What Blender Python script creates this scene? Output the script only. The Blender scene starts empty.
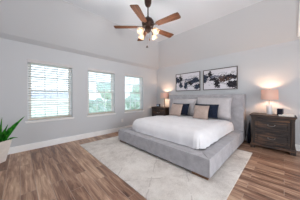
import bpy, bmesh, math, random
from mathutils import Vector, Matrix, noise
PI = math.pi
SC = bpy.context.scene
COL = SC.collection
random.seed(7)

# ------------------------------------------------------------------ camera
cam_d = bpy.data.cameras.new('camera')
cam_d.sensor_width = 36.0
cam_d.lens = 131.9 / 300 * 36
cam_d.shift_y = -3.1 / 300
cam_d.clip_start = 0.05
cam = bpy.data.objects.new('camera', cam_d)
cam.location = (0, 0, 1.2)
cam.rotation_euler = (PI / 2, 0, 0.7938)
COL.objects.link(cam)
SC.camera = cam

# ------------------------------------------------------------------ world and exposure
world = bpy.data.worlds.new('sky')
SC.world = world
world.use_nodes = True
wn = world.node_tree.nodes
wl = world.node_tree.links
wn.clear()
w_out = wn.new('ShaderNodeOutputWorld')
w_bg = wn.new('ShaderNodeBackground')
w_tc = wn.new('ShaderNodeTexCoord')
w_sep = wn.new('ShaderNodeSeparateXYZ')
w_ramp = wn.new('ShaderNodeValToRGB')
w_ramp.color_ramp.elements[0].position = 0.0
w_ramp.color_ramp.elements[0].color = (0.80, 0.91, 1.0, 1)
w_ramp.color_ramp.elements[1].position = 0.7
w_ramp.color_ramp.elements[1].color = (0.55, 0.76, 1.0, 1)
wl.new(w_tc.outputs['Generated'], w_sep.inputs[0])
wl.new(w_sep.outputs['Z'], w_ramp.inputs[0])
wl.new(w_ramp.outputs[0], w_bg.inputs[0])
w_bg.inputs[1].default_value = 2.4
wl.new(w_bg.outputs[0], w_out.inputs[0])

vs = SC.view_settings
vs.view_transform = 'Standard'
vs.look = 'None'
vs.gamma = 1.0
vs.use_curve_mapping = False
vs.exposure = 0.11

# ------------------------------------------------------------------ large area lights (added fill, standing in for unseen daylight)
def area(name, loc, rot, sx, sy, power, color=(1, 1, 1)):
    l = bpy.data.lights.new(name, 'AREA')
    l.shape = 'RECTANGLE'
    l.size, l.size_y = sx, sy
    l.energy = power
    l.color = color
    o = bpy.data.objects.new(name, l)
    o.location = loc
    o.rotation_euler = rot
    COL.objects.link(o)
    return o
area('rear_fill', (-1.4, -2.66, 1.1), (PI / 2, 0, 0), 0.95, 1.9, 9, (0.90, 0.95, 1.0))
area('right_fill', (1.96, 1.4, 1.08), (PI / 2, 0, PI / 2), 2.4, 1.9, 60, (1.0, 0.965, 0.93))

# ------------------------------------------------------------------ constants of the room
A = 4.036          # wall_left at x = -A
B = 4.409          # wall_back at y = B
H = 2.40           # eave
ZC = 3.20          # raised ceiling
XR = 2.0           # wall_right
YF = -2.7          # wall_front (behind the camera)
WALL_T = 0.16

# ------------------------------------------------------------------ materials
def lin(c):
    c = c / 255.0
    return c / 12.92 if c <= 0.04045 else ((c + 0.055) / 1.055) ** 2.4
def rgb(r, g, b): return (lin(r), lin(g), lin(b), 1.0)
class NT:
    def __init__(self, name, color=(200, 200, 200), rough=0.6, spec=0.4, metal=0.0):
        self.m = bpy.data.materials.new(name)
        self.m.use_nodes = True
        self.n = self.m.node_tree.nodes
        self.l = self.m.node_tree.links
        self.b = self.n['Principled BSDF']
        self.b.inputs['Base Color'].default_value = rgb(*color)
        self.b.inputs['Roughness'].default_value = rough
        self.b.inputs['Specular IOR Level'].default_value = spec
        self.b.inputs['Metallic'].default_value = metal
        self.out = self.n['Material Output']
    def add(self, t, **kw):
        nd = self.n.new(t)
        for k, v in kw.items(): setattr(nd, k, v)
        return nd
    def val(self, nd, **kw):
        for k, v in kw.items(): nd.inputs[k].default_value = v
    def link(self, a, b): self.l.new(a, b)
    def coords(self, scale=(1, 1, 1), kind='Object'):
        tc = self.add('ShaderNodeTexCoord')
        mp = self.add('ShaderNodeMapping')
        mp.inputs['Scale'].default_value = scale
        self.link(tc.outputs[kind], mp.inputs['Vector'])
        return mp.outputs[0]
    def noise(self, vec, scale, detail=3.0, rough=0.55, dist=0.0):
        n = self.add('ShaderNodeTexNoise')
        n.inputs['Scale'].default_value = scale
        n.inputs['Detail'].default_value = detail
        n.inputs['Roughness'].default_value = rough
        n.inputs['Distortion'].default_value = dist
        self.link(vec, n.inputs['Vector'])
        return n.outputs['Fac']
    def ramp(self, fac, stops):
        r = self.add('ShaderNodeValToRGB')
        els = r.color_ramp.elements
        while len(els) < len(stops): els.new(0.5)
        for e, (p, c) in zip(els, stops):
            e.position = p
            e.color = c if len(c) == 4 else rgb(*c)
        self.link(fac, r.inputs[0])
        return r.outputs[0]
    def mix(self, fac, a, b, mode='MIX'):
        m = self.add('ShaderNodeMix', data_type='RGBA', blend_type=mode)
        for sock, v in ((m.inputs[0], fac), (m.inputs[6], a), (m.inputs[7], b)):
            if isinstance(v, (int, float)): sock.default_value = v
            elif isinstance(v, tuple): sock.default_value = v
            else: self.link(v, sock)
        return m.outputs[2]
    def math(self, op, a, b=None, clamp=False):
        m = self.add('ShaderNodeMath', operation=op, use_clamp=clamp)
        for sock, v in zip(m.inputs, (a, b)):
            if v is None: continue
            if isinstance(v, (int, float)): sock.default_value = v
            else: self.link(v, sock)
        return m.outputs[0]
    def color(self, sock): self.link(sock, self.b.inputs['Base Color'])
    def bump(self, fac, strength=0.2, dist=0.01):
        b = self.add('ShaderNodeBump')
        b.inputs['Strength'].default_value = strength
        b.inputs['Distance'].default_value = dist
        self.link(fac, b.inputs['Height'])
        self.link(b.outputs[0], self.b.inputs['Normal'])

def m_plain(name, color, rough=0.6, spec=0.4, metal=0.0, var=0.05, scale=12):
    t = NT(name, color, rough, spec, metal)
    if var:
        f = t.noise(t.coords(), scale)
        c = color
        lo = tuple(max(0, v * (1 - var)) for v in c)
        hi = tuple(min(255, v * (1 + var)) for v in c)
        t.color(t.ramp(f, [(0.3, lo), (0.7, hi)]))
    return t.m
def m_paint(name, color):
    t = NT(name, color, 0.75, 0.25)
    f = t.noise(t.coords(), 90, 2)
    t.bump(f, 0.06, 0.002)
    return t.m
def m_fabric(name, c0, c1, weave=260, rough=0.9, bump=0.25):
    t = NT(name, c0, rough, 0.15)
    v = t.coords()
    a = t.noise(v, weave, 2)
    b = t.noise(v, 9, 3)
    f = t.math('ADD', t.math('MULTIPLY', a, 0.6), t.math('MULTIPLY', b, 0.4))
    t.color(t.ramp(f, [(0.35, c0), (0.65, c1)]))
    t.bump(a, bump, 0.002)
    t.b.inputs['Sheen Weight'].default_value = 0.15
    return t.m
def m_wood(name, c_dark, c_mid, c_light, axis='X', rough=0.5, scale=1.0, spec=0.35):
    t = NT(name, c_mid, rough, spec)
    s = {'X': (1.2, 14, 14), 'Y': (14, 1.2, 14), 'Z': (14, 14, 1.2)}[axis]
    v = t.coords(tuple(k * scale for k in s))
    a = t.noise(v, 2.2, 5, 0.65, 0.6)
    t.color(t.ramp(a, [(0.3, c_dark), (0.5, c_mid), (0.72, c_light)]))
    t.bump(a, 0.15, 0.003)
    return t.m
def m_floor():
    t = NT('wood_plank_floor', (125, 98, 80), 0.38, 0.4)
    v = t.coords()
    br = t.add('ShaderNodeTexBrick')
    br.offset, br.offset_frequency, br.squash = 0.37, 2, 1.0
    t.link(v, br.inputs['Vector'])
    t.val(br, **{'Scale': 1.0, 'Mortar Size': 0.0022, 'Mortar Smooth': 0.1, 'Bias': 0.0, 'Brick Width': 0.95, 'Row Height': 0.152})
    br.inputs['Color1'].default_value = (0.0, 0.0, 0.0, 1)
    br.inputs['Color2'].default_value = (1.0, 1.0, 1.0, 1)
    br.inputs['Mortar'].default_value = (0.5, 0.5, 0.5, 1)
    sep = t.add('ShaderNodeSeparateColor')
    t.link(br.outputs['Color'], sep.inputs[0])
    pr = sep.outputs[0]
    off = t.add('ShaderNodeVectorMath', operation='MULTIPLY_ADD')
    cmb = t.add('ShaderNodeCombineXYZ')
    for k in range(3): t.link(pr, cmb.inputs[k])
    t.link(cmb.outputs[0], off.inputs[0])
    off.inputs[1].default_value = (7.3, 3.1, 5.7)
    t.link(t.coords((1.1, 12, 1)), off.inputs[2])
    g = t.noise(off.outputs[0], 2.0, 6, 0.65, 0.8)
    g2 = t.noise(off.outputs[0], 0.9, 3, 0.5, 0.3)
    f = t.math('ADD', t.math('MULTIPLY', g, 0.62), t.math('ADD', t.math('MULTIPLY', g2, 0.3), t.math('MULTIPLY', t.math('SUBTRACT', pr, 0.5), 0.13)))
    f = t.math('ADD', t.math('MULTIPLY', t.math('SUBTRACT', f, 0.46), 1.4), 0.47)
    c = t.ramp(f, FLOOR_STOPS)
    c = t.mix(br.outputs['Fac'], c, rgb(176, 156, 142))
    t.color(c)
    t.bump(t.math('SUBTRACT', t.math('MULTIPLY', g, 0.3), br.outputs['Fac']), 0.25, 0.003)
    rr = t.math('ADD', 0.26, t.math('MULTIPLY', g, 0.25))
    t.link(rr, t.b.inputs['Roughness'])
    return t.m
FLOOR_STOPS = [(0.22, (82, 55, 43)), (0.42, (142, 106, 87)), (0.58, (188, 153, 128)), (0.78, (228, 200, 172))]
def m_rug():
    t = NT('pale_woven_rug', (226, 220, 214), 0.95, 0.1)
    v = t.coords()
    fine = t.noise(t.coords((9, 60, 1)), 6, 3)
    broad = t.noise(v, 2.4, 5, 0.7)
    base = t.ramp(t.math('ADD', t.math('MULTIPLY', fine, 0.5), t.math('MULTIPLY', broad, 0.5)),
                  [(0.38, (188, 179, 172)), (0.5, (222, 215, 209)), (0.62, (240, 235, 230))])
    # faint broken diamond lines woven into the pile
    rot = t.add('ShaderNodeMapping')
    tc = t.add('ShaderNodeTexCoord')
    t.link(tc.outputs['Object'], rot.inputs['Vector'])
    rot.inputs['Rotation'].default_value = (0, 0, 0.62)
    sp = t.add('ShaderNodeSeparateXYZ')
    t.link(rot.outputs[0], sp.inputs[0])
    rot2 = t.add('ShaderNodeMapping')
    t.link(tc.outputs['Object'], rot2.inputs['Vector'])
    rot2.inputs['Rotation'].default_value = (0, 0, -0.62)
    sp2 = t.add('ShaderNodeSeparateXYZ')
    t.link(rot2.outputs[0], sp2.inputs[0])
    wob = t.math('MULTIPLY', t.noise(v, 3.0, 2), 0.10)
    def lines(s, w):
        x = t.math('FRACT', t.math('MULTIPLY', t.math('ADD', s, wob), 1.9))
        d = t.math('ABSOLUTE', t.math('SUBTRACT', x, 0.5))
        return t.math('LESS_THAN', d, w)
    ln = t.math('MAXIMUM', lines(sp.outputs[0], 0.014), lines(sp2.outputs[0], 0.014))
    brk = t.math('GREATER_THAN', t.noise(v, 3.6, 3), 0.50)
    mask = t.math('MULTIPLY', t.math('MULTIPLY', ln, brk), 0.42)
    t.color(t.mix(mask, base, rgb(168, 156, 150)))
    t.bump(fine, 0.4, 0.004)
    return t.m
def m_art(name, blobs, seed):
    t = NT(name, (225, 222, 228), 0.6, 0.2)
    tc = t.add('ShaderNodeTexCoord')
    v = tc.outputs['UV']
    nz = t.add('ShaderNodeTexNoise')
    nz.inputs['Scale'].default_value = 7.0
    nz.inputs['Detail'].default_value = 5.0
    nz.inputs['Roughness'].default_value = 0.65
    sh = t.add('ShaderNodeVectorMath', operation='ADD')
    t.link(v, sh.inputs[0])
    sh.inputs[1].default_value = (seed, seed * 0.37, 0)
    t.link(sh.outputs[0], nz.inputs['Vector'])
    ctr = t.add('ShaderNodeVectorMath', operation='SUBTRACT')
    t.link(nz.outputs['Color'], ctr.inputs[0])
    ctr.inputs[1].default_value = (0.5, 0.5, 0.5)
    ds = t.add('ShaderNodeVectorMath', operation='MULTIPLY_ADD')
    t.link(ctr.outputs[0], ds.inputs[0])
    ds.inputs[1].default_value = (0.30, 0.42, 0)
    t.link(v, ds.inputs[2])
    col = rgb(222, 219, 226)
    nn = t.noise(sh.outputs[0], 22, 5, 0.75)
    # thin ink scribbles
    scr = t.math('LESS_THAN', t.math('ABSOLUTE', t.math('SUBTRACT', t.noise(sh.outputs[0], 5.5, 3, 0.6, 1.2), 0.5)), 0.012)
    sv = t.add('ShaderNodeSeparateXYZ')
    t.link(v, sv.inputs[0])
    band = t.math('LESS_THAN', t.math('ABSOLUTE', t.math('SUBTRACT', sv.outputs[1], 0.52)), 0.30)
    col = t.mix(t.math('MULTIPLY', t.math('MULTIPLY', scr, band), 0.75), col, rgb(70, 72, 88))
    for (u, w, ru, rw, c) in blobs:
        s = t.add('ShaderNodeVectorMath', operation='SUBTRACT')
        t.link(ds.outputs[0], s.inputs[0])
        s.inputs[1].default_value = (u, w, 0)
        d = t.add('ShaderNodeVectorMath', operation='DIVIDE')
        t.link(s.outputs[0], d.inputs[0])
        d.inputs[1].default_value = (ru * 1.4, rw * 1.35, 1)
        ln = t.add('ShaderNodeVectorMath', operation='LENGTH')
        sz = t.add('ShaderNodeVectorMath', operation='MULTIPLY')
        t.link(d.outputs[0], sz.inputs[0])
        sz.inputs[1].default_value = (1, 1, 0)
        t.link(sz.outputs[0], ln.inputs[0])
        e = t.math('LESS_THAN', t.math('ADD', ln.outputs['Value'], t.math('MULTIPLY', t.math('SUBTRACT', nn, 0.5), 2.6)), 1.0)
        shade = t.ramp(nn, [(0.30, tuple(k * 0.7 for k in c)), (0.45, c), (0.58, tuple(min(255, k * 1.25 + 22) for k in c))])
        col = t.mix(e, col, shade)
    t.color(col)
    return t.m
def m_translucent(name, color, trans=0.55, rough=0.8):
    t = NT(name, color, rough, 0.1)
    tr = t.add('ShaderNodeBsdfTranslucent')
    tr.inputs['Color'].default_value = rgb(*color)
    mx = t.add('ShaderNodeMixShader')
    mx.inputs[0].default_value = trans
    t.link(t.b.outputs[0], mx.inputs[1])
    t.link(tr.outputs[0], mx.inputs[2])
    t.link(mx.outputs[0], t.out.inputs[0])
    w = t.noise(t.coords((1, 1, 1)), 180, 2)
    t.bump(w, 0.1, 0.001)
    return t.m
def m_glass(name, tint=(1, 1, 1, 1), glossy=0.07):
    m = bpy.data.materials.new(name)
    m.use_nodes = True
    n, l = m.node_tree.nodes, m.node_tree.links
    n.clear()
    out = n.new('ShaderNodeOutputMaterial')
    tr = n.new('ShaderNodeBsdfTransparent')
    tr.inputs[0].default_value = tint
    gl = n.new('ShaderNodeBsdfGlossy')
    gl.inputs['Roughness'].default_value = 0.03
    mx = n.new('ShaderNodeMixShader')
    mx.inputs[0].default_value = glossy
    l.new(tr.outputs[0], mx.inputs[1])
    l.new(gl.outputs[0], mx.inputs[2])
    l.new(mx.outputs[0], out.inputs[0])
    return m
def m_emit(name, color, strength):
    t = NT(name, color, 0.4)
    t.b.inputs['Emission Color'].default_value = rgb(*color)
    t.b.inputs['Emission Strength'].default_value = strength
    return t.m
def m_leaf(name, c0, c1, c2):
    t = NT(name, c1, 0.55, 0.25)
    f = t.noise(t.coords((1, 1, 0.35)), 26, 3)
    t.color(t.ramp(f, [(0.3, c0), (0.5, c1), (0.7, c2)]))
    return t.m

M = {}
M['wall'] = m_paint('wall_paint', (202, 204, 208))
M['ceiling'] = m_paint('ceiling_paint', (230, 234, 240))
M['trim'] = m_plain('white_trim', (244, 244, 244), 0.45, 0.4, var=0.01)
M['floor'] = m_floor()
M['rug'] = m_rug()
M['vinyl'] = m_plain('white_vinyl', (236, 237, 238), 0.4, 0.4, var=0.01)
M['slat'] = m_translucent('white_blind_slat', (240, 240, 238), 0.10, 0.5)
M['rail'] = m_plain('cream_blind_rail', (206, 192, 172), 0.5, var=0.03)
M['valance'] = m_plain('white_blind_valance', (206, 204, 205), 0.5, var=0.02)
M['sash'] = m_plain('sash_tan_white', (232, 228, 220), 0.45, var=0.02)
M['glass'] = m_glass('window_glass')
M['bed'] = m_fabric('grey_linen_upholstery', (150, 148, 153), (188, 186, 191))
M['piping'] = m_fabric('grey_piping', (150, 148, 150), (176, 174, 176))
M['duvet'] = m_fabric('white_duvet_cotton', (228, 226, 230), (240, 239, 242), 420, 0.85, 0.1)
M['sheet'] = m_fabric('white_sheet', (222, 220, 220), (232, 230, 230), 420, 0.85, 0.1)
M['sham'] = m_fabric('pale_grey_linen', (184, 180, 183), (204, 200, 203), 240)
M['navy'] = m_fabric('navy_velvet', (12, 19, 36), (32, 44, 68), 60, 0.7, 0.2)
M['tan'] = m_fabric('beige_linen', (168, 149, 140), (192, 173, 164), 240)
M['legwood'] = m_wood('walnut_leg', (70, 48, 34), (110, 78, 56), (138, 102, 76), 'X', 0.5)
M['ns'] = m_wood('weathered_grey_brown_wood', (26, 23, 24), (60, 54, 53), (128, 92, 68), 'X', 0.5)
M['ns_v'] = m_wood('weathered_grey_brown_wood_upright', (30, 25, 24), (56, 48, 45), (100, 78, 64), 'Z', 0.5)
M['gap'] = m_plain('dark_shadow_gap', (26, 22, 20), 0.8, var=0.05)
M['pewter'] = m_plain('pewter_metal', (168, 165, 162), 0.35, 0.5, 0.9, 0.03)
M['bronze'] = m_plain('oil_rubbed_bronze', (58, 38, 30), 0.35, 0.5, 0.6, 0.15, 20)
M['blade'] = m_wood('fan_blade_wood', (44, 26, 18), (84, 50, 31), (118, 74, 46), 'X', 0.75, 1.0, 0.2)
M['frost'] = m_translucent('frosted_glass', (222, 196, 168), 0.4, 0.25)
_t = M['frost'].node_tree
_mx = _t.nodes.new('ShaderNodeMixShader')
_tp = _t.nodes.new('ShaderNodeBsdfTransparent')
_mx.inputs[0].default_value = 0.68
_o = _t.nodes['Material Output']
_t.links.new(_o.inputs[0].links[0].from_socket, _mx.inputs[1])
_t.links.new(_tp.outputs[0], _mx.inputs[2])
_t.links.new(_mx.outputs[0], _o.inputs[0])
M['bulb'] = m_emit('warm_bulb', (255, 214, 164), 1.1)
M['ceramic'] = m_plain('white_ceramic', (204, 205, 208), 0.25, 0.5, var=0.01)
M['shade'] = m_translucent('blush_linen_shade', (234, 204, 190), 0.18, 0.9)
M['black'] = m_plain('black_plastic', (22, 24, 34), 0.4, var=0.1)
M['screen'] = m_plain('pale_display_face', (176, 190, 214), 0.25, var=0.05)
M['paper'] = m_plain('white_paper', (238, 236, 234), 0.7, var=0.02)
M['pages'] = m_plain('page_edges', (214, 208, 200), 0.8, var=0.04, scale=60)
M['frame'] = m_wood('dark_bronze_frame', (58, 52, 50), (84, 76, 72), (108, 98, 92), 'X', 0.45)
M['planter'] = m_plain('pale_stone_planter', (232, 226, 220), 0.6, var=0.03, scale=14)
M['soil'] = m_plain('potting_soil', (52, 40, 32), 0.95, var=0.3, scale=60)
M['leaf'] = m_leaf('green_leaf', (10, 74, 12), (30, 124, 26), (88, 172, 48))
M['bag'] = m_fabric('dark_navy_canvas', (16, 20, 32), (30, 36, 52), 200)
M['cord'] = m_plain('blind_cord', (226, 224, 220), 0.7, var=0.0)
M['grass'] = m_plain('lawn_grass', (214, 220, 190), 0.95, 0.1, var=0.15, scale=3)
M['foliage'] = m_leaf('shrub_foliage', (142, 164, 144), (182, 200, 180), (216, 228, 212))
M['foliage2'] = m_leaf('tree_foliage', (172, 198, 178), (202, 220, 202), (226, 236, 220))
M['bark'] = m_plain('grey_bark', (110, 98, 88), 0.9, var=0.2)
M['siding'] = m_plain('pale_siding', (226, 222, 214), 0.8, var=0.03)
M['roof'] = m_plain('slate_blue_roof', (120, 136, 160), 0.8, var=0.1, scale=4)

# ------------------------------------------------------------------ mesh helpers
class MB:
    def __init__(self): self.bm = bmesh.new()
    def box(self, x0, y0, z0, x1, y1, z1, bevel=0.0, seg=2):
        r = bmesh.ops.create_cube(self.bm, size=1.0)
        vs = r['verts']
        for v in vs:
            v.co = Vector(((x0 + x1) / 2 + v.co.x * (x1 - x0), (y0 + y1) / 2 + v.co.y * (y1 - y0), (z0 + z1) / 2 + v.co.z * (z1 - z0)))
        if bevel > 0:
            es = list({e for v in vs for e in v.link_edges})
            bmesh.ops.bevel(self.bm, geom=es, offset=bevel, segments=seg, profile=0.5, affect='EDGES')
        return self
    def lathe(self, prof, c=(0, 0, 0), seg=28, cap=True, mat=None):
        """prof: list of (radius, z)"""
        rings = []
        T = mat or Matrix.Identity(4)
        for r, z in prof:
            rings.append([self.bm.verts.new((T @ Vector((r * math.cos(2 * PI * k / seg), r * math.sin(2 * PI * k / seg), z))) + Vector(c)) for k in range(seg)])
        for a, b in zip(rings, rings[1:]):
            for k in range(seg):
                self.bm.faces.new((a[k], a[(k + 1) % seg], b[(k + 1) % seg], b[k]))
        if cap:
            self.bm.faces.new(list(reversed(rings[0])))
            self.bm.faces.new(rings[-1])
        return self
    def tube(self, pts, r, seg=10, cap=True):
        pts = [Vector(p) for p in pts]
        rs = r if isinstance(r, (list, tuple)) else [r] * len(pts)
        rings = []
        for i, p in enumerate(pts):
            d = (pts[min(i + 1, len(pts) - 1)] - pts[max(i - 1, 0)]).normalized()
            up = Vector((0, 0, 1)) if abs(d.z) < 0.9 else Vector((1, 0, 0))
            s = d.cross(up).normalized()
            t = s.cross(d).normalized()
            rings.append([self.bm.verts.new(p + (s * math.cos(2 * PI * k / seg) + t * math.sin(2 * PI * k / seg)) * rs[i]) for k in range(seg)])
        for a, b in zip(rings, rings[1:]):
            for k in range(seg):
                self.bm.faces.new((a[k], a[(k + 1) % seg], b[(k + 1) % seg], b[k]))
        if cap:
            self.bm.faces.new(list(reversed(rings[0])))
            self.bm.faces.new(rings[-1])
        return self
    def prism(self, poly, z0, z1, T=None):
        T = T or Matrix.Identity(4)
        a = [self.bm.verts.new(T @ Vector((x, y, z0))) for x, y in poly]
        b = [self.bm.verts.new(T @ Vector((x, y, z1))) for x, y in poly]
        n = len(poly)
        for k in range(n): self.bm.faces.new((a[k], a[(k + 1) % n], b[(k + 1) % n], b[k]))
        self.bm.faces.new(list(reversed(a)))
        self.bm.faces.new(b)
        return self
    def quad(self, *pts):
        self.bm.faces.new([self.bm.verts.new(p) for p in pts])
        return self
    def sphere(self, c, r, sub=2, scale=(1, 1, 1)):
        rr = bmesh.ops.create_icosphere(self.bm, subdivisions=sub, radius=r)
        for v in rr['verts']:
            v.co = Vector((v.co.x * scale[0], v.co.y * scale[1], v.co.z * scale[2])) + Vector(c)
        return self
    def build(self, name, mat, parent=None, smooth=False, loc=None):
        bmesh.ops.recalc_face_normals(self.bm, faces=self.bm.faces)
        me = bpy.data.meshes.new(name)
        self.bm.to_mesh(me)
        self.bm.free()
        me.materials.append(mat)
        if smooth:
            for p in me.polygons: p.use_smooth = True
            try: me.set_sharp_from_angle(angle=math.radians(38))
            except Exception: pass
        o = bpy.data.objects.new(name, me)
        COL.objects.link(o)
        if parent: o.parent = parent
        if loc: o.location = loc
        return o
def tag(o, label=None, cat=None, group=None, kind=None):
    if label: o['label'] = label
    if cat: o['category'] = cat
    if group: o['group'] = group
    if kind: o['kind'] = kind
    return o
def empty(name, loc, rz=0.0):
    o = bpy.data.objects.new(name, None)
    o.empty_display_size = 0.1
    o.location = loc
    o.rotation_euler = (0, 0, rz)
    COL.objects.link(o)
    return o
def copy_tree(o, parent=None):
    c = o.copy()
    COL.objects.link(c)
    if parent: c.parent = parent
    for ch in list(o.children): copy_tree(ch, c)
    return c
def struct(o): o['kind'] = 'structure'; return o

# ------------------------------------------------------------------ room shell
struct(MB().box(-A - 0.2, YF - 0.2, -0.12, XR + 0.2, B + 0.2, 0.0).build('floor', M['floor']))
WINS = [(0.115, 1.010), (1.412, 2.290), (2.700, 3.570)]
WZ0, WZ1 = 0.645, 2.035
wl_ = MB()
ys = [YF - 0.2] + [v for w in WINS for v in w] + [B + 0.2]
for i in range(0, len(ys), 2): wl_.box(-A - WALL_T, ys[i], 0, -A, ys[i + 1], H + 0.06)
for (a, b) in WINS:
    wl_.box(-A - WALL_T, a, 0, -A, b, WZ0)
    wl_.box(-A - WALL_T, a, WZ1, -A, b, H + 0.06)
struct(wl_.build('wall_left', M['wall']))
struct(MB().box(-A, B, 0, XR + 0.2, B + WALL_T, H + 0.06).build('wall_back', M['wall']))
# walls behind the camera, each with an opening added for its fill light
wr = MB()
for (y0, y1, z0, z1) in ((YF, 0.15, 0, H), (2.65, B, 0, H), (0.15, 2.65, 0, 0.08), (0.15, 2.65, 2.08, H)):
    wr.box(XR, y0, z0, XR + WALL_T, y1, z1)
struct(wr.build('wall_right', M['wall']))
wf = MB()
for (x0, x1, z0, z1) in ((-A, -1.9, 0, H), (-0.9, XR, 0, H), (-1.9, -0.9, 0, 0.08), (-1.9, -0.9, 2.1, H)):
    wf.box(x0, YF - WALL_T, z0, x1, YF, z1)
struct(wf.build('wall_front', M['wall']))

# tray ceiling: a narrow soffit, sloped sides, a flat raised middle
SOF = 0.13
SOB = 0.012
IN = 0.82
x0s, x1s, y0s, y1s = -A + SOF, XR - SOF, YF + SOB, B - SOB
x0f, x1f, y0f, y1f = -A + IN, XR - IN, YF + IN, B - IN
HS = H + 0.07
ce = MB()
def ring(p, q, zp, zq):
    (a0, a1, b0, b1), (c0, c1, d0, d1) = p, q
    P = [(a0, b0, zp), (a1, b0, zp), (a1, b1, zp), (a0, b1, zp)]
    Q = [(c0, d0, zq), (c1, d0, zq), (c1, d1, zq), (c0, d1, zq)]
    for k in range(4): ce.quad(P[k], P[(k + 1) % 4], Q[(k + 1) % 4], Q[k])
ring((-A - .05, XR + .05, YF - .05, B + .05), (-A, XR, YF, B), H, H)
ring((-A, XR, YF, B), (x0s, x1s, y0s, y1s), H, HS)
ring((x0s, x1s, y0s, y1s), (x0f, x1f, y0f, y1f), HS, ZC)
ce.quad((x0f, y0f, ZC), (x1f, y0f, ZC), (x1f, y1f, ZC), (x0f, y1f, ZC))
bmesh.ops.remove_doubles(ce.bm, verts=ce.bm.verts, dist=0.001)
co = struct(ce.build('ceiling', M['wall']))
co.data.materials.append(M['ceiling'])
for p in co.data.polygons:
    if all(abs(co.data.vertices[v].co.z - ZC) < 1e-3 for v in p.vertices): p.material_index = 1
sd = co.modifiers.new('thickness', 'SOLIDIFY')
sd.thickness = 0.05
sd.offset = 1.0
tb = MB()
_dy, _dz = y1f - y1s, ZC - HS
_P = []
for f_ in (0.085, 0.985):
    for e_ in (0.002, 0.035):
        _P.append((y1s + _dy * f_ - e_ * _dz / math.hypot(_dy, _dz), HS + _dz * f_ + e_ * _dy / math.hypot(_dy, _dz)))
_P = [_P[0], _P[1], _P[3], _P[2]]
_a = [tb.bm.verts.new((0.205, y, z)) for y, z in _P]
_b = [tb.bm.verts.new((XR - IN, y, z)) for y, z in _P]
for k in range(4): tb.bm.faces.new((_a[k], _a[(k + 1) % 4], _b[(k + 1) % 4], _b[k]))
tb.bm.faces.new(_a)
tb.bm.faces.new(_b)
struct(tb.build('trim_1', M['trim']))

# baseboards
def baseboard(name, x0, y0, x1, y1):
    m = MB()
    m.box(x0, y0, 0, x1, y1, 0.115)
    dx, dy = (0.004 if x1 - x0 < 0.1 else 0), (0.004 if y1 - y0 < 0.1 else 0)
    m.box(x0, y0 + (dy if y0 > 3 else 0), 0.115, x1 - dx, y1, 0.14, 0.003)
    struct(m.build(name, M['trim']))
baseboard('baseboard_left', -A, YF, -A + 0.016, B)
baseboard('baseboard_back', -A + 0.016, B - 0.016, XR, B)

# ------------------------------------------------------------------ windows
for i, (ya, yb) in enumerate(WINS):
    w = struct(empty('window_%d' % (i + 1), (-A, (ya + yb) / 2, WZ0)))
    hw, hh = (yb - ya) / 2, WZ1 - WZ0
    fr = MB()
    X0, X1 = -0.150, -0.085
    t = 0.035
    fr.box(X0, -hw, 0, X1, -hw + t, hh).box(X0, hw - t, 0, X1, hw, hh).box(X0, -hw + t, 0, X1, hw - t, t).box(X0, -hw + t, hh - t, X1, hw - t, hh)
    fr.build('window_frame', M['vinyl'], w)
    zm = 1.345 - WZ0
    for nm, za, zb, dx in (('upper_sash', zm - 0.02, hh - t, -0.028), ('lower_sash', t, zm + 0.022, 0.0)):
        s = MB()
        xa, xb = -0.122 + dx, -0.092 + dx
        q = 0.036
        s.box(xa, -hw + t, za, xb, -hw + t + q, zb).box(xa, hw - t - q, za, xb, hw - t, zb)
        s.box(xa, -hw + t + q, za, xb, hw - t - q, za + q).box(xa, -hw + t + q, zb - q, xb, hw - t - q, zb)
        so = s.build(nm, M['sash'], w)
        MB().box(xa + 0.012, -hw + t + q, za + q, xa + 0.016, hw - t - q, zb - q).build('pane', M['glass'], so)
        g = MB()
        iw = 2 * (hw - t - q)
        for k in (1, 2):
            yy = -hw + t + q + iw * k / 3
            g.box(xa + 0.005, yy - 0.010, za + q, xa + 0.022, yy + 0.010, zb - q)
        zz = (za + zb) / 2
        g.box(xa + 0.006, -hw + t + q, zz - 0.007, xa + 0.021, hw - t - q, zz + 0.007)
        g.build('muntin', M['vinyl'], so)
    st = MB()
    st.box(-0.085, -hw + 0.002, -0.0, 0.0, hw - 0.002, 0.008)
    st.box(0.001, -hw - 0.040, -0.016, 0.034, hw + 0.040, 0.008, 0.004)
    st.box(0.001, -hw - 0.030, -0.036, 0.012, hw + 0.030, -0.016, 0.002)
    st.build('window_sill', M['trim'], w)

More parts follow.
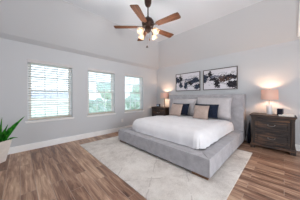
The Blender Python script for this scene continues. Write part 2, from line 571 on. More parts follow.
# white wood blinds, one per window
POS = ['the window nearest the potted plant', 'the middle one of the three windows', 'the window nearest the far corner']
for i, (ya, yb) in enumerate(WINS):
    b = empty('window_blind', (-A, (ya + yb) / 2, WZ0))
    tag(b, 'white slatted blind lowered in ' + POS[i], 'blind', 'white slatted window blinds')
    hw, hh = (yb - ya) / 2 - 0.006, WZ1 - WZ0
    MB().box(-0.066, -hw, hh - 0.05, -0.012, hw, hh - 0.003).build('headrail', M['valance'], b)
    v = MB()
    v.box(-0.010, -hw - 0.012, hh - 0.055, 0.010, hw + 0.012, hh + 0.020, 0.004)
    v.box(0.008, -hw - 0.014, hh + 0.006, 0.016, hw + 0.014, hh + 0.022, 0.003)
    v.build('valance', M['valance'], b)
    s = MB()
    z = 0.075
    n = 0
    while z < hh - 0.065:
        tilt = math.radians(-16)
        c, sn = math.cos(tilt), math.sin(tilt)
        xw, th = 0.030, 0.0016
        P = []
        for (sx, sz) in ((-xw, -th), (xw, -th), (xw, th), (-xw, th)):
            P.append((-0.045 + sx * c + sz * sn, z + sx * sn * -1 + sz * c))
        lo = [s.bm.verts.new((px, -hw + 0.004, pz)) for px, pz in P]
        hi = [s.bm.verts.new((px, hw - 0.004, pz)) for px, pz in P]
        for k in range(4): s.bm.faces.new((lo[k], lo[(k + 1) % 4], hi[(k + 1) % 4], hi[k]))
        s.bm.faces.new(lo)
        s.bm.faces.new(hi)
        z += 0.056
        n += 1
    s.build('slats', M['slat'], b)
    MB().box(-0.062, -hw + 0.004, 0.026, -0.018, hw - 0.004, 0.044, 0.004).build('bottom_rail', M['rail'], b)
    c = MB()
    for yy in (-hw + 0.13, 0.0, hw - 0.13):
        c.tube([(-0.0125, yy, 0.045), (-0.0125, yy, hh - 0.05)], 0.0016, 6)
        c.tube([(-0.0765, yy, 0.045), (-0.0765, yy, hh - 0.05)], 0.0016, 6)
    c.build('ladder_cord', M['cord'], b)

# outlet on the window wall
o = empty('wall_outlet', (-A, 2.586, 0.36))
tag(o, 'small white wall outlet below the gap between the two far windows', 'outlet')
MB().box(0.0005, -0.036, -0.058, 0.006, 0.036, 0.058, 0.002).build('cover_plate', M['vinyl'], o)
for dz in (-0.025, 0.025):
    MB().box(0.006, -0.017, dz - 0.017, 0.0075, 0.017, dz + 0.017, 0.0006).build('socket', M['pages'], o)

# ------------------------------------------------------------------ rug
RX0, RX1, RY0, RY1 = -3.56, -0.47, 1.05, 3.52
r_ = MB().box(RX0, RY0, 0.001, RX1, RY1, 0.012, 0.004)
tag(r_.build('area_rug', M['rug']), 'large pale cream rug with faint broken grey lines under the bed', 'rug')

# ------------------------------------------------------------------ bed
BX0, BX1, BY0 = -3.114, -0.729, 1.880
BH = 0.326
bed = empty('upholstered_bed', ((BX0 + BX1) / 2, 0, 0))
tag(bed, 'large grey upholstered platform bed with wide ledge and tall plain headboard', 'bed')
hwid = (BX1 - BX0) / 2
ZB = 0.062
LED = 0.19
def rail_prism(poly, name):
    m = MB()
    m.prism(poly, ZB, BH)
    es = [e for e in m.bm.edges if abs(e.verts[0].co.z - BH) < 1e-5 and abs(e.verts[1].co.z - BH) < 1e-5]
    bmesh.ops.bevel(m.bm, geom=es, offset=0.014, segments=3, profile=0.5, affect='EDGES')
    return m.build(name, M['bed'], bed, True)
yb_ = 4.083
rail_prism([(-hwid, BY0), (hwid, BY0), (hwid - LED, BY0 + LED), (-hwid + LED, BY0 + LED)], 'foot_rail')
rail_prism([(hwid, BY0), (hwid, yb_), (hwid - LED, yb_), (hwid - LED, BY0 + LED)], 'side_rail')
rail_prism([(-hwid, BY0), (-hwid + LED, BY0 + LED), (-hwid + LED, yb_), (-hwid, yb_)], 'side_rail')
MB().box(-hwid + LED, BY0 + LED, 0.2, hwid - LED, yb_, BH - 0.012).build('slat_base', M['bed'], bed)
for sx in (-1, 1):
    pp = MB().tube([(sx * (hwid - 0.002), BY0 + 0.002, ZB), (sx * (hwid - 0.002), BY0 + 0.002, BH - 0.006)], 0.006, 8)
    pp.build('piping', M['piping'], bed, True)
hb = MB().box(-hwid, 4.085, ZB, hwid, B - 0.03, 1.272, 0.022, 3)
hb.build('headboard', M['bed'], bed, True)
MB().box(-hwid + 0.07, BY0 + 0.075, 0.0130, hwid - 0.07, 4.0, ZB + 0.02).build('plinth', M['gap'], bed)  # near-black plinth added to darken the shadow gap under the rails
for (lx, ly) in ((-hwid + 0.03, BY0 + 0.02), (hwid - 0.28, BY0 + 0.02), (-hwid + 0.03, 4.12), (hwid - 0.28, 4.12)):
    MB().box(lx, ly, 0.0125, lx + 0.25, ly + 0.06, ZB, 0.003).build('leg', M['legwood'], bed) if ly < 3.5 else \
        MB().box(lx, ly, 0.0, lx + 0.25, ly + 0.06, ZB, 0.003).build('leg', M['legwood'], bed)

# white duvet over the hidden mattress
cx = (BX0 + BX1) / 2
MX, MY0, MY1 = 0.975, 2.10, 4.20
def duvet():
    m = MB()
    bm = m.bm
    x0, x1, y0, y1 = cx - MX - 0.015, cx + MX + 0.015, MY0 - 0.01, 4.035
    zb, zt, r = BH + 0.002, 0.600, 0.17
    nx, ny, nz = 72, 72, 12
    c = Vector(((x0 + x1) / 2, (y0 + y1) / 2, 0))
    verts = {}
    def put(i, j, k):
        key = (i, j, k)
        if key in verts: return verts[key]
        p = Vector((x0 + (x1 - x0) * i / nx, y0 + (y1 - y0) * j / ny, zb + (zt - zb) * k / nz))
        q = Vector((min(max(p.x, x0 + r), x1 - r), min(max(p.y, y0 + r), y1 - r), min(p.z, zt - r)))
        d = p - q
        nrm = d.normalized() if d.length > 1e-6 else Vector((0, 0, 1))
        if d.length > 1e-6:
            p = q + nrm * r
        # soft loft of the filling and creases
        if k == nz:
            u, v = (p.x - c.x) / (x1 - x0) * 2, (p.y - c.y) / (y1 - y0) * 2
            p.z += 0.035 * max(0, 1 - u ** 4) * max(0, 1 - abs(v) ** 5)
        h_ = min(1, max(0, (p.y - 3.0) / 0.4))
        if k == nz: p.z -= 0.035 * h_ * h_ * (3 - 2 * h_)
        w = noise.noise(Vector((p.x * 2.1, p.y * 2.1, p.z * 2))) * 0.016 + noise.noise(Vector((p.x * 6, p.y * 4.5, 3.3))) * 0.005
        hz = 1 - (p.z - zb) / (zt - zb)
        if hz > 0:                                        # gathers where the duvet is tucked at the platform
            t_ = p.x if abs(nrm.y) > abs(nrm.x) else p.y
            w += 0.020 * hz * noise.noise(Vector((t_ * 8, 0.5, 1.7))) - 0.022 * hz * abs(noise.noise(Vector((t_ * 17, 4.5, 2.2))))
        if hz > 0 and min(abs(nrm.x), abs(nrm.y)) > 0.12:    # pleats at the corners
            w += 0.022 * hz * math.sin(math.atan2(nrm.y, nrm.x) * 22)
        p += nrm * w
        p.z = max(p.z, zb)
        verts[key] = bm.verts.new(p)
        return verts[key]
    for i in range(nx):
        for j in range(ny):
            bm.faces.new((put(i, j, nz), put(i + 1, j, nz), put(i + 1, j + 1, nz), put(i, j + 1, nz)))
    for i in range(nx):
        for j in range(ny): bm.faces.new((put(i, j, 0), put(i, j + 1, 0), put(i + 1, j + 1, 0), put(i + 1, j, 0)))
    for k in range(nz):
        for i in range(nx):
            for j in (0, ny): bm.faces.new((put(i, j, k), put(i + 1, j, k), put(i + 1, j, k + 1), put(i, j, k + 1)))
        for j in range(ny):
            for i in (0, nx): bm.faces.new((put(i, j, k), put(i, j + 1, k), put(i, j + 1, k + 1), put(i, j, k + 1)))
    o = m.build('duvet', M['duvet'], None, False)
    for p in o.data.polygons: p.use_smooth = True
    return o
tag(duvet(), 'plump white duvet spread smooth over the bed', 'duvet')

# ------------------------------------------------------------------ pillows
def pillow(name, w, h, t, mat, loc, tilt, rz, label, group, seam=0.0, roll=0.0, sd=0):
    m = MB()
    bm = m.bm
    n = 26
    def shape(u, v, s):
        e = max(0.0, (1 - u ** 4) * (1 - v ** 4)) ** 0.55
        x = w / 2 * u * (1 - 0.055 * (1 - v * v))
        z = h / 2 * v * (1 - 0.055 * (1 - u * u))
        y = s * t / 2 * e
        k = noise.noise(Vector((u * 2.2 + sd, v * 2.2, s * 2 + sd))) * 0.012 + noise.noise(Vector((u * 5 + sd, v * 5, s))) * 0.004
        y += k * e
        return Vector((x, y, z))
    gr = {}
    for s in (-1, 1):
        for i in range(n + 1):
            for j in range(n + 1):
                edge = i in (0, n) or j in (0, n)
                key = (0 if edge else s, i, j)
                if key not in gr: gr[key] = bm.verts.new(shape(i / n * 2 - 1, j / n * 2 - 1, s))
        for i in range(n):
            for j in range(n):
                q = []
                for (a, b) in ((i, j), (i + 1, j), (i + 1, j + 1), (i, j + 1)):
                    edge = a in (0, n) or b in (0, n)
                    q.append(gr[(0 if edge else s, a, b)])
                bm.faces.new(q)
    root = m.build(name, mat, None, False)
    for p in root.data.polygons: p.use_smooth = True
    root.location = loc
    root.rotation_euler = (tilt, roll, rz)
    tag(root, label, 'pillow', group)
    if seam:
        e = MB()
        pts = []
        for k in range(n + 1): pts.append(shape(-1 + 2 * k / n, -1, 1))
        for k in range(1, n + 1): pts.append(shape(1, -1 + 2 * k / n, 1))
        for k in range(1, n + 1): pts.append(shape(1 - 2 * k / n, 1, 1))
        for k in range(1, n): pts.append(shape(-1, 1 - 2 * k / n, 1))
        pts.append(pts[0])
        e.tube(pts, seam, 6, False)
        e.build('piping', mat, root, True)
    return root
LEAN = -math.radians(13)
pillow('bed_pillow', 0.965, 0.575, 0.19, M['sham'], (-1.440, 3.935, 0.905), LEAN, 0, 'large pale grey pillow against the headboard on the nearer side of the bed', 'grey pillows against the headboard', 0.006, sd=1)
pillow('bed_pillow', 0.925, 0.530, 0.19, M['sham'], (-2.402, 3.935, 0.878), LEAN, 0, 'large pale grey pillow against the headboard on the far side of the bed', 'grey pillows against the headboard', 0.006, sd=5)
pillow('accent_pillow', 0.67, 0.385, 0.14, M['navy'], (-1.543, 3.700, 0.815), -math.radians(17), 0.03, 'dark navy pillow behind the beige one on the nearer half of the bed', 'navy accent pillows', sd=9)
pillow('accent_pillow', 0.62, 0.375, 0.14, M['navy'], (-2.365, 3.700, 0.812), -math.radians(17), -0.02, 'dark navy pillow behind the beige one on the far half of the bed', 'navy accent pillows', sd=13)
pillow('throw_pillow', 0.41, 0.38, 0.13, M['tan'], (-1.600, 3.525, 0.785), -math.radians(20), 0.02, 'small beige pillow in front on the nearer half of the bed', 'beige throw pillows', 0.004, sd=17)
pillow('throw_pillow', 0.41, 0.38, 0.13, M['tan'], (-2.405, 3.525, 0.795), -math.radians(20), -0.04, 'small beige pillow in front on the far half of the bed', 'beige throw pillows', 0.004, roll=0.03, sd=21)

# ------------------------------------------------------------------ nightstands (front faces -y)
def make_nightstand():
    W, D, Z = 0.77, 0.44, 0.79
    root = empty('nightstand', (0, 0, 0))
    h = W / 2
    tp = MB()
    tp.box(-h, -D / 2 - 0.012, Z - 0.034, h, D / 2, Z, 0.006)
    tp.box(-h + 0.014, -D / 2 + 0.002, Z - 0.056, h - 0.014, D / 2, Z - 0.034, 0.007)
    tp.build('top', M['ns'], root)
    cs = MB()
    y0 = -D / 2 + 0.03
    cs.box(-h + 0.045, y0 + 0.012, 0.11, h - 0.045, D / 2 - 0.01, Z - 0.056)
    cs.build('case', M['ns_v'], root)
    fr = MB()
    xi = h - 0.095
    fr.box(-xi, y0, Z - 0.098, xi, y0 + 0.02, Z - 0.056).box(-xi, y0, 0.395, xi, y0 + 0.02, 0.43).box(-xi, y0, 0.11, xi, y0 + 0.02, 0.145)
    fr.build('face_frame', M['ns'], root)
    for sx in (-1, 1):
        p = MB()
        xa, xb = sorted((sx * (h - 0.028), sx * (h - 0.095)))
        p.box(xa, y0 - 0.018, 0.11, xb, y0 + 0.05, Z - 0.056, 0.004)
        p.box(xa + 0.014, y0 - 0.024, 0.17, xb - 0.014, y0 - 0.016, Z - 0.115, 0.003)
        p.box(xa - 0.004, y0 - 0.024, Z - 0.09, xb + 0.004, y0 + 0.05, Z - 0.056, 0.003)
        p.build('corner_post', M['ns_v'], root)
        xa, xb = sorted((sx * (h - 0.028), sx * (h - 0.045)))
        s = MB()
        s.box(xa, y0 + 0.05, 0.11, xb, y0 + 0.10, Z - 0.056).box(xa, D / 2 - 0.07, 0.11, xb, D / 2 - 0.012, Z - 0.056)
        s.box(xa, y0 + 0.10, Z - 0.12, xb, D / 2 - 0.07, Z - 0.056).box(xa, y0 + 0.10, 0.11, xb, D / 2 - 0.07, 0.18)
        s.build('side_frame', M['ns_v'], root)
    for (za, zb) in ((0.149, 0.391), (0.434, Z - 0.102)):
        d = MB()
        xa = xi - 0.004
        d.box(-xa, y0 + 0.004, za, xa, y0 + 0.014, zb)
        f = 0.034
        d.box(-xa, y0 - 0.012, za, xa, y0 + 0.006, za + f, 0.003).box(-xa, y0 - 0.012, zb - f, xa, y0 + 0.006, zb, 0.003)
        d.box(-xa, y0 - 0.0115, za + f - 0.002, -xa + f, y0 + 0.006, zb - f + 0.002, 0.003).box(xa - f, y0 - 0.0115, za + f - 0.002, xa, y0 + 0.006, zb - f + 0.002, 0.003)
        d.box(-xa + f + 0.012, y0 - 0.005, za + f + 0.012, xa - f - 0.012, y0 + 0.006, zb - f - 0.012, 0.004)
        dr = d.build('drawer', M['ns'], root)
        zc = (za + zb) / 2 + 0.012
        k = MB()
        pts = []
        for q in range(13):
            a = PI * q / 12
            pts.append((-0.058 * math.cos(a), y0 - 0.030 - 0.004 * math.sin(a), zc - 0.026 * math.sin(a)))
        k.tube(pts, 0.0042, 8)
        for sx in (-1, 1):
            k.tube([(sx * 0.058, y0 - 0.004, zc), (sx * 0.058, y0 - 0.034, zc)], [0.011, 0.006], 10)
        k.build('pull_handle', M['pewter'], dr, True)
    bs = MB()
    bs.box(-h + 0.012, y0 - 0.032, 0.060, h - 0.012, D / 2 - 0.004, 0.112, 0.006)
    bs.build('plinth', M['ns'], root)
    for sx in (-1, 1):
        for ya in (y0 - 0.028, D / 2 - 0.08):
            xa, xb = sorted((sx * (h - 0.016), sx * (h - 0.10)))
            MB().box(xa, ya, 0.0, xb, ya + 0.07, 0.061, 0.004).build('foot', M['ns_v'], root)
    return root
NS_Y = 4.172
ns = make_nightstand()
ns.location = (-0.200, NS_Y, 0)
tag(ns, 'dark weathered two-drawer nightstand on the near side of the bed, holding books', 'nightstand', 'bedside nightstands')
ns2 = copy_tree(ns)
ns2.location = (-3.560, NS_Y, 0)
ns2['label'] = 'dark weathered nightstand in the far corner beyond the bed, beside the last window'
NZ = 0.791

# ------------------------------------------------------------------ table lamps
def lamp_light(name, x, y, z, power):
    l = bpy.data.lights.new(name, 'POINT')
    l.energy = power
    l.color = (1.0, 0.72, 0.48)
    l.shadow_soft_size = 0.03
    return l
def make_shade(root, r0, r1, z0, z1):
    s = MB()
    s.lathe([(r0, z0), (r1, z1), (r1 - 0.004, z1), (r0 - 0.004, z0), (r0, z0)], cap=False, seg=40)
    bmesh.ops.remove_doubles(s.bm, verts=s.bm.verts, dist=0.0005)
    so = s.build('lamp_shade', M['shade'], root, True)
    f = MB()
    for k in range(3):
        a = 2 * PI * k / 3 + 0.4
        f.tube([(0.012 * math.cos(a), 0.012 * math.sin(a), z1 - 0.012), ((r1 - 0.004) * math.cos(a), (r1 - 0.004) * math.sin(a), z1 - 0.012)], 0.002, 6)
    f.lathe([(0.013, z1 - 0.016), (0.013, z1 - 0.008)], seg=12)
    f.build('shade_spider', M['pewter'], so)
    fn = MB()
    fn.lathe([(0.004, z1 - 0.008), (0.004, z1 + 0.006), (0.009, z1 + 0.012), (0.007, z1 + 0.02), (0.002, z1 + 0.026)], seg=12)
    fn.build('finial', M['pewter'], root, True)
LAMP_POWER = 42.0
def lamp_bulb(root, z):
    b = MB()
    b.lathe([(0.012, z - 0.05), (0.014, z - 0.03), (0.028, z), (0.024, z + 0.022), (0.01, z + 0.032)], seg=16)
    b.build('bulb', M['bulb'], root, True)
    l = bpy.data.lights.new('lamp_glow', 'POINT')
    l.energy = LAMP_POWER
    l.color = (1.0, 0.60, 0.36)
    l.shadow_soft_size = 0.035
    o = bpy.data.objects.new('lamp_glow', l)
    o.location = (0, 0, z)
    COL.objects.link(o)
    o.parent = root
    b_ = [c for c in root.children if c.name.startswith('bulb')][0]
    b_.visible_shadow = True
    return o
lp = empty('table_lamp', (-0.245, 4.190, NZ))
tag(lp, 'table lamp with white ceramic column base and blush drum shade, lit', 'lamp')
bb = MB()
bb.lathe([(0.054, 0), (0.054, 0.012), (0.050, 0.016), (0.050, 0.222), (0.045, 0.236), (0.016, 0.240)], seg=8)
bb.build('lamp_base', M['ceramic'], lp, True)
MB().lathe([(0.010, 0.238), (0.010, 0.33), (0.006, 0.335), (0.006, 0.375)], seg=12).build('neck', M['pewter'], lp, True)
lamp_bulb(lp, 0.465)
make_shade(lp, 0.157, 0.152, 0.345, 0.577)
lq = empty('table_lamp', (-3.415, 4.190, NZ))
tag(lq, 'lit table lamp with slim dark stem on the far corner nightstand', 'lamp')
bb = MB()
bb.lathe([(0.062, 0), (0.062, 0.010), (0.030, 0.016), (0.012, 0.024), (0.011, 0.33)], seg=24)
bb.build('lamp_base', M['bronze'], lq, True)
lamp_bulb(lq, 0.465)
make_shade(lq, 0.170, 0.166, 0.350, 0.577)

# ------------------------------------------------------------------ things on the nightstands
sp = empty('speaker_cube', (-0.060, 4.120, NZ), math.radians(-14))
tag(sp, 'small black upright box beside the white lamp on the near nightstand', 'speaker')
MB().box(-0.046, -0.040, 0, 0.046, 0.040, 0.148, 0.006, 3).build('body', M['black'], sp, True)
g = MB()
g.box(-0.038, -0.0425, 0.012, 0.038, -0.0395, 0.136, 0.001)
g.build('grille', M['bag'], sp)
ck = empty('digital_clock', (-3.640, 4.070, NZ), math.radians(20))
tag(ck, 'small dark bedside clock with pale face on the far nightstand', 'clock')
MB().box(-0.075, -0.045, 0, 0.075, 0.045, 0.118, 0.010, 3).build('body', M['black'], ck, True)
MB().box(-0.060, -0.0475, 0.030, 0.040, -0.0445, 0.098, 0.001).build('face', M['screen'], ck)
def book(x, y, z, w, d, t, rz, label):
    b = empty('book', (x, y, z), rz)
    tag(b, label, 'book', 'white books on the near nightstand')
    c = MB()
    c.box(-w / 2, -d / 2, 0, w / 2, d / 2, 0.003).box(-w / 2, -d / 2, t - 0.003, w / 2, d / 2, t).box(-w / 2, -d / 2, 0.003, -w / 2 + 0.003, d / 2, t - 0.003)
    c.build('cover', M['paper'], b)
    MB().box(-w / 2 + 0.003, -d / 2 + 0.004, 0.003, w / 2 - 0.005, d / 2 - 0.004, t - 0.003).build('pages', M['pages'], b)
book(0.030, 4.035, NZ, 0.225, 0.155, 0.020, 0.10, 'larger white book lying flat, bottom of the pair by the black box')
book(0.062, 4.050, NZ + 0.0205, 0.165, 0.125, 0.016, -0.18, 'smaller white book lying on top of the other white book')

# dark soft bag standing in the gap beside the nightstand
bg = empty('canvas_bag', (-0.642, 4.290, 0))
tag(bg, 'narrow dark navy bag standing between the bed and the near nightstand', 'bag')
m = MB()
prof = [(0.00, 0.9), (0.03, 1.0), (0.20, 0.88), (0.38, 0.62), (0.50, 0.40), (0.535, 0.22)]
rings = []
for (z, k) in prof:
    rings.append([m.bm.verts.new((0.040 * k * math.copysign(abs(math.cos(a)) ** 0.6, math.cos(a)), 0.085 * k * math.copysign(abs(math.sin(a)) ** 0.6, math.sin(a)) , z)) for a in [2 * PI * q / 20 for q in range(20)]])
for a, b in zip(rings, rings[1:]):
    for k in range(20): m.bm.faces.new((a[k], a[(k + 1) % 20], b[(k + 1) % 20], b[k]))
m.bm.faces.new(rings[0])
m.bm.faces.new(rings[-1])
m.build('body', M['bag'], bg, True)
MB().tube([(0, -0.016, 0.53), (0, -0.014, 0.565), (0, 0, 0.58), (0, 0.014, 0.565), (0, 0.016, 0.53)], 0.005, 8).build('strap', M['bag'], bg, True)

# ------------------------------------------------------------------ framed pictures
NV, BK, BR, GY = (34, 41, 56), (26, 24, 30), (70, 52, 46), (90, 92, 108)
PICS = [(-2.505, 'left', [(0.03, 0.66, .085, .13, NV), (.14, .58, .09, .09, NV), (.23, .72, .05, .13, BK), (.23, .32, .05, .12, NV), (.45, .30, .065, .15, NV), (.61, .44, .09, .08, BK), (.79, .53, .12, .12, NV), (.91, .20, .10, .09, NV), (.50, .60, .12, .04, GY)], 2.3,
         'framed abstract ink print of navy blots over the far half of the headboard'),
        (-1.415, 'right', [(.04, .60, .09, .15, NV), (.23, .76, .06, .13, BK), (.30, .52, .09, .07, BK), (.44, .33, .06, .17, BK), (.60, .54, .09, .12, BR), (.82, .56, .13, .12, BK), (.78, .50, .06, .05, BR), (.88, .22, .12, .10, BK), (.40, .64, .14, .04, GY)], 6.1,
         'framed abstract ink print of black and brown blots over the near half of the headboard')]
for (px, nm, blobs, seed, label) in PICS:
    pw, ph, zc = 0.985, 0.660, 1.752
    p = empty('framed_picture', (px, B - 0.002, zc))
    tag(p, label, 'picture', 'framed ink prints above the headboard')
    f = MB()
    t = 0.022
    f.box(-pw / 2, -0.036, -ph / 2, pw / 2, 0, -ph / 2 + t, 0.002).box(-pw / 2, -0.036, ph / 2 - t, pw / 2, 0, ph / 2, 0.002)
    f.box(-pw / 2, -0.036, -ph / 2 + t, -pw / 2 + t, 0, ph / 2 - t, 0.002).box(pw / 2 - t, -0.036, -ph / 2 + t, pw / 2, 0, ph / 2 - t, 0.002)
    f.build('frame', M['frame'], p)
    c = MB().box(-pw / 2 + t, -0.024, -ph / 2 + t, pw / 2 - t, -0.006, ph / 2 - t)
    cobj = c.build('canvas', m_art('ink_print_' + nm, blobs, seed), p)
    uv = cobj.data.uv_layers.new(name='UVMap')
    for lp_ in cobj.data.loops:
        co_ = cobj.data.vertices[lp_.vertex_index].co
        uv.data[lp_.index].uv = ((co_.x + pw / 2) / pw, (co_.z + ph / 2) / ph)

# ------------------------------------------------------------------ ceiling fan
FX, FY, FZ = -1.858, 1.772, 2.545
fan = empty('ceiling_fan', (FX, FY, ZC))
tag(fan, 'bronze ceiling fan with five wooden blades and four lit glass shades', 'ceiling fan')
dz = FZ - ZC                     # blade plane in the fan's own height
MB().lathe([(0.066, -0.002), (0.070, -0.03), (0.070, -0.12), (0.066, -0.18), (0.052, -0.225), (0.030, -0.248), (0.016, -0.255)], seg=28).build('canopy', M['bronze'], fan, True)
MB().lathe([(0.013, -0.245), (0.013, dz + 0.20)], seg=14).build('downrod', M['bronze'], fan, True)
MB().lathe([(0.020, dz + 0.225), (0.030, dz + 0.20), (0.055, dz + 0.185), (0.085, dz + 0.165), (0.108, dz + 0.13), (0.118, dz + 0.10), (0.118, dz + 0.065), (0.108, dz + 0.05), (0.112, dz + 0.035), (0.098, dz + 0.015), (0.070, dz + 0.004)], seg=36).build('motor_housing', M['bronze'], fan, True)
MB().lathe([(0.062, dz + 0.004), (0.066, dz - 0.02), (0.055, dz - 0.06), (0.040, dz - 0.085), (0.014, dz - 0.10), (0.008, dz - 0.115)], seg=28).build('switch_housing', M['bronze'], fan, True)
R = 0.655
for k in range(5):
    ang = math.radians(9.5 + 72 * k)
    T = Matrix.Rotation(ang, 4, 'Z') @ Matrix.Translation((0, 0, dz + 0.012)) @ Matrix.Rotation(math.radians(-10), 4, 'X')
    b = MB()
    poly = [(0.205, -0.050), (0.24, -0.056), (0.58, -0.072), (0.645, -0.070), (R, -0.048), (R, 0.048), (0.645, 0.070), (0.58, 0.072), (0.24, 0.056), (0.205, 0.050)]
    b.prism(poly, -0.004, 0.004)
    bo = b.build('blade', M['blade'], fan)
    bo.matrix_local = T
    a = MB()
    a.prism([(0.088, -0.020), (0.15, -0.014), (0.20, -0.030), (0.265, -0.034), (0.285, 0.0), (0.265, 0.034), (0.20, 0.030), (0.15, 0.014), (0.088, 0.020)], 0.0045, 0.011)
    for (sx, sy) in ((0.225, -0.018), (0.225, 0.018), (0.262, 0.0)):
        a.lathe([(0.006, -0.0075), (0.006, -0.004)], (sx, sy, 0), 10)
    a.build('blade_bracket', M['bronze'], bo)
for k in range(4):
    ang = math.radians(2 + 90 * k)
    c, s = math.cos(ang), math.sin(ang)
    z0 = dz - 0.035
    ar = MB()
    ar.tube([(0.05 * c, 0.05 * s, z0), (0.095 * c, 0.095 * s, z0 + 0.004), (0.125 * c, 0.125 * s, z0 - 0.012), (0.145 * c, 0.145 * s, z0 - 0.035)], 0.009, 10)
    tiltm = Matrix.Translation((0.140 * c, 0.140 * s, z0 - 0.028)) @ Matrix.Rotation(ang, 4, 'Z') @ Matrix.Rotation(-math.radians(38), 4, 'Y')
    ar.lathe([(0.018, 0.004), (0.024, -0.01), (0.024, -0.03)], seg=16, mat=tiltm)
    aro = ar.build('light_arm', M['bronze'], fan, True)
    g = MB()
    seg = 32
    prof = [(0.026, -0.022), (0.044, -0.040), (0.050, -0.065), (0.049, -0.085), (0.062, -0.112)]
    rings = []
    for q, (r, z) in enumerate(prof):
        rr = [r * (1 + (0.05 * math.cos(8 * 2 * PI * n_ / seg) if q == len(prof) - 1 else 0)) for n_ in range(seg)]
        rings.append([g.bm.verts.new(tiltm @ Vector((rr[n_] * math.cos(2 * PI * n_ / seg), rr[n_] * math.sin(2 * PI * n_ / seg), z))) for n_ in range(seg)])
    for a_, b_ in zip(rings, rings[1:]):
        for n_ in range(seg): g.bm.faces.new((a_[n_], a_[(n_ + 1) % seg], b_[(n_ + 1) % seg], b_[n_]))
    go = g.build('glass_shade', M['frost'], aro, True)
    sdm = go.modifiers.new('thickness', 'SOLIDIFY')
    sdm.thickness = 0.003
    bl = MB()
    bl.lathe([(0.010, -0.03), (0.014, -0.045), (0.026, -0.072), (0.022, -0.092), (0.006, -0.102)], seg=16, mat=tiltm)
    bl.build('bulb', M['bulb'], aro, True)
    l = bpy.data.lights.new('fan_glow', 'POINT')
    l.energy = 8.5
    l.color = (1.0, 0.95, 0.90)
    l.shadow_soft_size = 0.03
    lo_ = bpy.data.objects.new('fan_glow', l)
    lo_.location = tiltm @ Vector((0, 0, -0.26))
    COL.objects.link(lo_)
    lo_.parent = fan
for (ox, oy, ln, fob) in ((0.024, 0.020, 0.12, 'wood'), (-0.012, -0.01, 0.265, 'bell')):
    ch = MB()
    zt = dz - 0.085
    ch.tube([(ox, oy, zt), (ox, oy, zt - ln)], 0.0018, 6)
    co_ = ch.build('pull_chain', M['pewter'], fan)
    fb = MB()
    if fob == 'wood':
        fb.lathe([(0.003, zt - ln), (0.009, zt - ln - 0.012), (0.009, zt - ln - 0.04), (0.005, zt - ln - 0.05)], (ox, oy, 0), 12)
        fb.build('pull_fob', M['blade'], co_, True)
    else:
        fb.lathe([(0.004, zt - ln + 0.012), (0.008, zt - ln), (0.020, zt - ln - 0.022), (0.024, zt - ln - 0.030), (0.004, zt - ln - 0.032)], (ox, oy, 0), 16)
        fb.build('pull_fob', M['bronze'], co_, True)

# ------------------------------------------------------------------ potted plant
PX, PY = -3.66, -0.265
pl = empty('potted_plant', (PX, PY, 0))
tag(pl, 'sword-leaved green plant in a tapered pale pot by the window wall', 'plant')
PH, RT, RB = 0.395, 0.160, 0.075
pt = MB()
def sq(r, z, m_): return [m_.bm.verts.new((r * math.cos(a), r * math.sin(a), z)) for a in [PI / 2 * q for q in range(4)]]
ra, rb, rc, rd = sq(RB, 0, pt), sq(RT, PH, pt), sq(RT - 0.018, PH, pt), sq(RT - 0.030, PH - 0.05, pt)
for (a, b) in ((ra, rb), (rb, rc), (rc, rd)):
    for k in range(4): pt.bm.faces.new((a[k], a[(k + 1) % 4], b[(k + 1) % 4], b[k]))
pt.bm.faces.new(ra)
pt.bm.faces.new(rd)
bmesh.ops.bevel(pt.bm, geom=[e for e in pt.bm.edges if abs(e.verts[0].co.z - e.verts[1].co.z) > 0.2], offset=0.006, segments=2, affect='EDGES')
pt.build('pot', M['planter'], pl)
s = MB()
s.prism([((RT - 0.032) * math.cos(PI / 2 * q), (RT - 0.032) * math.sin(PI / 2 * q)) for q in range(4)], PH - 0.049, PH - 0.035)
s.build('soil', M['soil'], pl)
def leaf(base, tip, width, bend):
    b, t = Vector(base), Vector(tip)
    d = t - b
    m = MB()
    n = 12
    side = d.cross(Vector((0.6, -0.75, 0.25))).normalized()
    out = side.cross(d).normalized()
    rows = []
    for i in range(n + 1):
        f = i / n
        c = b + d * f + Vector((0, 0, 1)) * bend * math.sin(PI * f) * 0.5
        w = width * 1.5 * (0.55 + 0.45 * math.sin(PI * min(1, f * 1.25 + 0.1))) * (1 - max(0, (f - 0.55) / 0.45) ** 1.6)
        w = max(w, 0.0012)
        rows.append([m.bm.verts.new(c + side * w * u + out * (abs(u) * 0.35 * w)) for u in (-1, -0.5, 0, 0.5, 1)])
    for p, q in zip(rows, rows[1:]):
        for k in range(4): m.bm.faces.new((p[k], p[k + 1], q[k + 1], q[k]))
    o = m.build('leaf', M['leaf'], pl)
    for p in o.data.polygons: p.use_smooth = True
    sm = o.modifiers.new('thickness', 'SOLIDIFY')
    sm.thickness = 0.004
    return o
# tips are given in the plant's own frame: x towards the room, y along the wall
LV = [((0.02, 0.03), (0.06, 0.325, 0.817), 0.036, 0.06), ((-0.02, 0.0), (0.0, 0.026, 0.822), 0.026, 0.0),
      ((0.02, 0.0), (0.02, 0.10, 0.685), 0.026, 0.02), ((0.0, 0.05), (0.0, 0.18, 0.656), 0.030, 0.03),
      ((0.05, 0.0), (0.16, -0.03, 0.560), 0.026, 0.03), ((0.04, -0.03), (0.12, -0.14, 0.660), 0.028, 0.03),
      ((-0.03, -0.03), (-0.08, -0.21, 0.740), 0.030, 0.03), ((0.03, 0.04), (0.12, 0.13, 0.520), 0.026, 0.05),
      ((-0.04, 0.03), (-0.14, 0.11, 0.600), 0.026, 0.03), ((0.03, 0.02), (0.11, 0.03, 0.600), 0.026, 0.02),
      ((0.0, 0.06), (0.04, 0.232, 0.415), 0.012, 0.06), ((0.0, -0.05), (0.04, -0.24, 0.520), 0.026, 0.05),
      ((0.01, 0.02), (0.02, 0.09, 0.560), 0.028, 0.02), ((0.03, -0.01), (0.10, -0.06, 0.50), 0.026, 0.02)]
rl = random.Random(4)
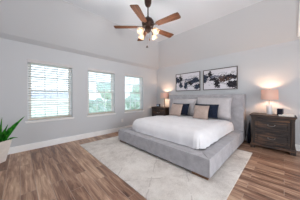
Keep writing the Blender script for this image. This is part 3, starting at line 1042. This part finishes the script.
for k in range(16):
    a = rl.uniform(0, 2 * PI)
    q = rl.uniform(0.05, 0.17)
    LV.append(((0.04 * math.cos(a), 0.04 * math.sin(a)), (q * math.cos(a), q * math.sin(a), rl.uniform(0.48, 0.60)), rl.uniform(0.018, 0.024), rl.uniform(0, 0.04)))
for (bx, by), tip, w, bd in LV: leaf((bx, by, PH - 0.045), tip, w, bd)

# ------------------------------------------------------------------ outdoors, seen through the blinds
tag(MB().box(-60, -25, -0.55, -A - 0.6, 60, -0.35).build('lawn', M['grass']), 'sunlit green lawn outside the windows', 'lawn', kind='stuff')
def bush(name, x, y, z0, r, h, label, group, mat, trunk=0.0):
    b = empty(name, (x, y, -0.35))
    tag(b, label, 'shrub' if trunk == 0 else 'tree', group)
    f = MB()
    rnd = random.Random(int(x * 31 + y * 17))
    for k in range(16):
        a, q = rnd.uniform(0, 2 * PI), rnd.uniform(0.1, 0.75)
        zz = trunk + rnd.uniform(0.18, 0.85) * h
        f.sphere((r * q * math.cos(a), r * q * math.sin(a), zz), r * rnd.uniform(0.32, 0.5), 3)
    for v in f.bm.verts:
        n_ = noise.noise(v.co * 4.0) * 0.16 + noise.noise(v.co * 11) * 0.09
        v.co += v.co.normalized() * n_ * r * 0.8
        v.co.z = max(v.co.z, 0.08 + trunk * 0.6)
    f.build('foliage', mat, b)
    MB().tube([(0, 0, 0.02), (0.03, 0.02, trunk + h * 0.45)], [0.06 + trunk * 0.03, 0.03], 8).build('trunk', M['bark'], b)
for (x, y, r, h, lab) in ((-8.6, 3.5, 0.72, 1.45, 'leafy green shrub outside, left in the middle window'), (-8.9, 5.15, 0.74, 1.6, 'leafy green shrub outside, right in the middle window'),
                          (-9.0, 6.85, 0.74, 1.5, 'leafy green shrub outside, left in the farthest window'), (-8.8, 8.6, 0.78, 1.6, 'leafy green shrub outside, right in the farthest window')):
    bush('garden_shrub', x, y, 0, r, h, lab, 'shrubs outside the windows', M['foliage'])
for (x, y, r, h, tr, lab) in ((-26, 13.0, 2.2, 3.4, 1.0, 'pale leafy tree behind the shrubs outside the middle window'), (-26, 21.5, 2.4, 3.4, 1.0, 'pale leafy tree behind the shrubs outside the farthest window')):
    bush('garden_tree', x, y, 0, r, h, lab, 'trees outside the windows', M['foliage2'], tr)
hs = empty('neighbour_house', (-27, 5.0, -0.35))
tag(hs, 'low house with slate blue roof outside the window nearest the plant', 'house')
MB().box(-4, -6, 0, 4, 2.0, 1.50).build('wall', M['siding'], hs)
rf = MB()
P = [(4.5, -6.5, 1.45), (4.5, 2.5, 1.45), (0, 2.5, 2.7), (0, -6.5, 2.7), (-4.5, -6.5, 1.45), (-4.5, 2.5, 1.45)]
v = [rf.bm.verts.new(p) for p in P]
for q in ((0, 1, 2, 3), (3, 2, 5, 4), (0, 3, 4), (1, 5, 2), (0, 4, 5, 1)): rf.bm.faces.new([v[k] for k in q])
rf.build('roof', M['roof'], hs)
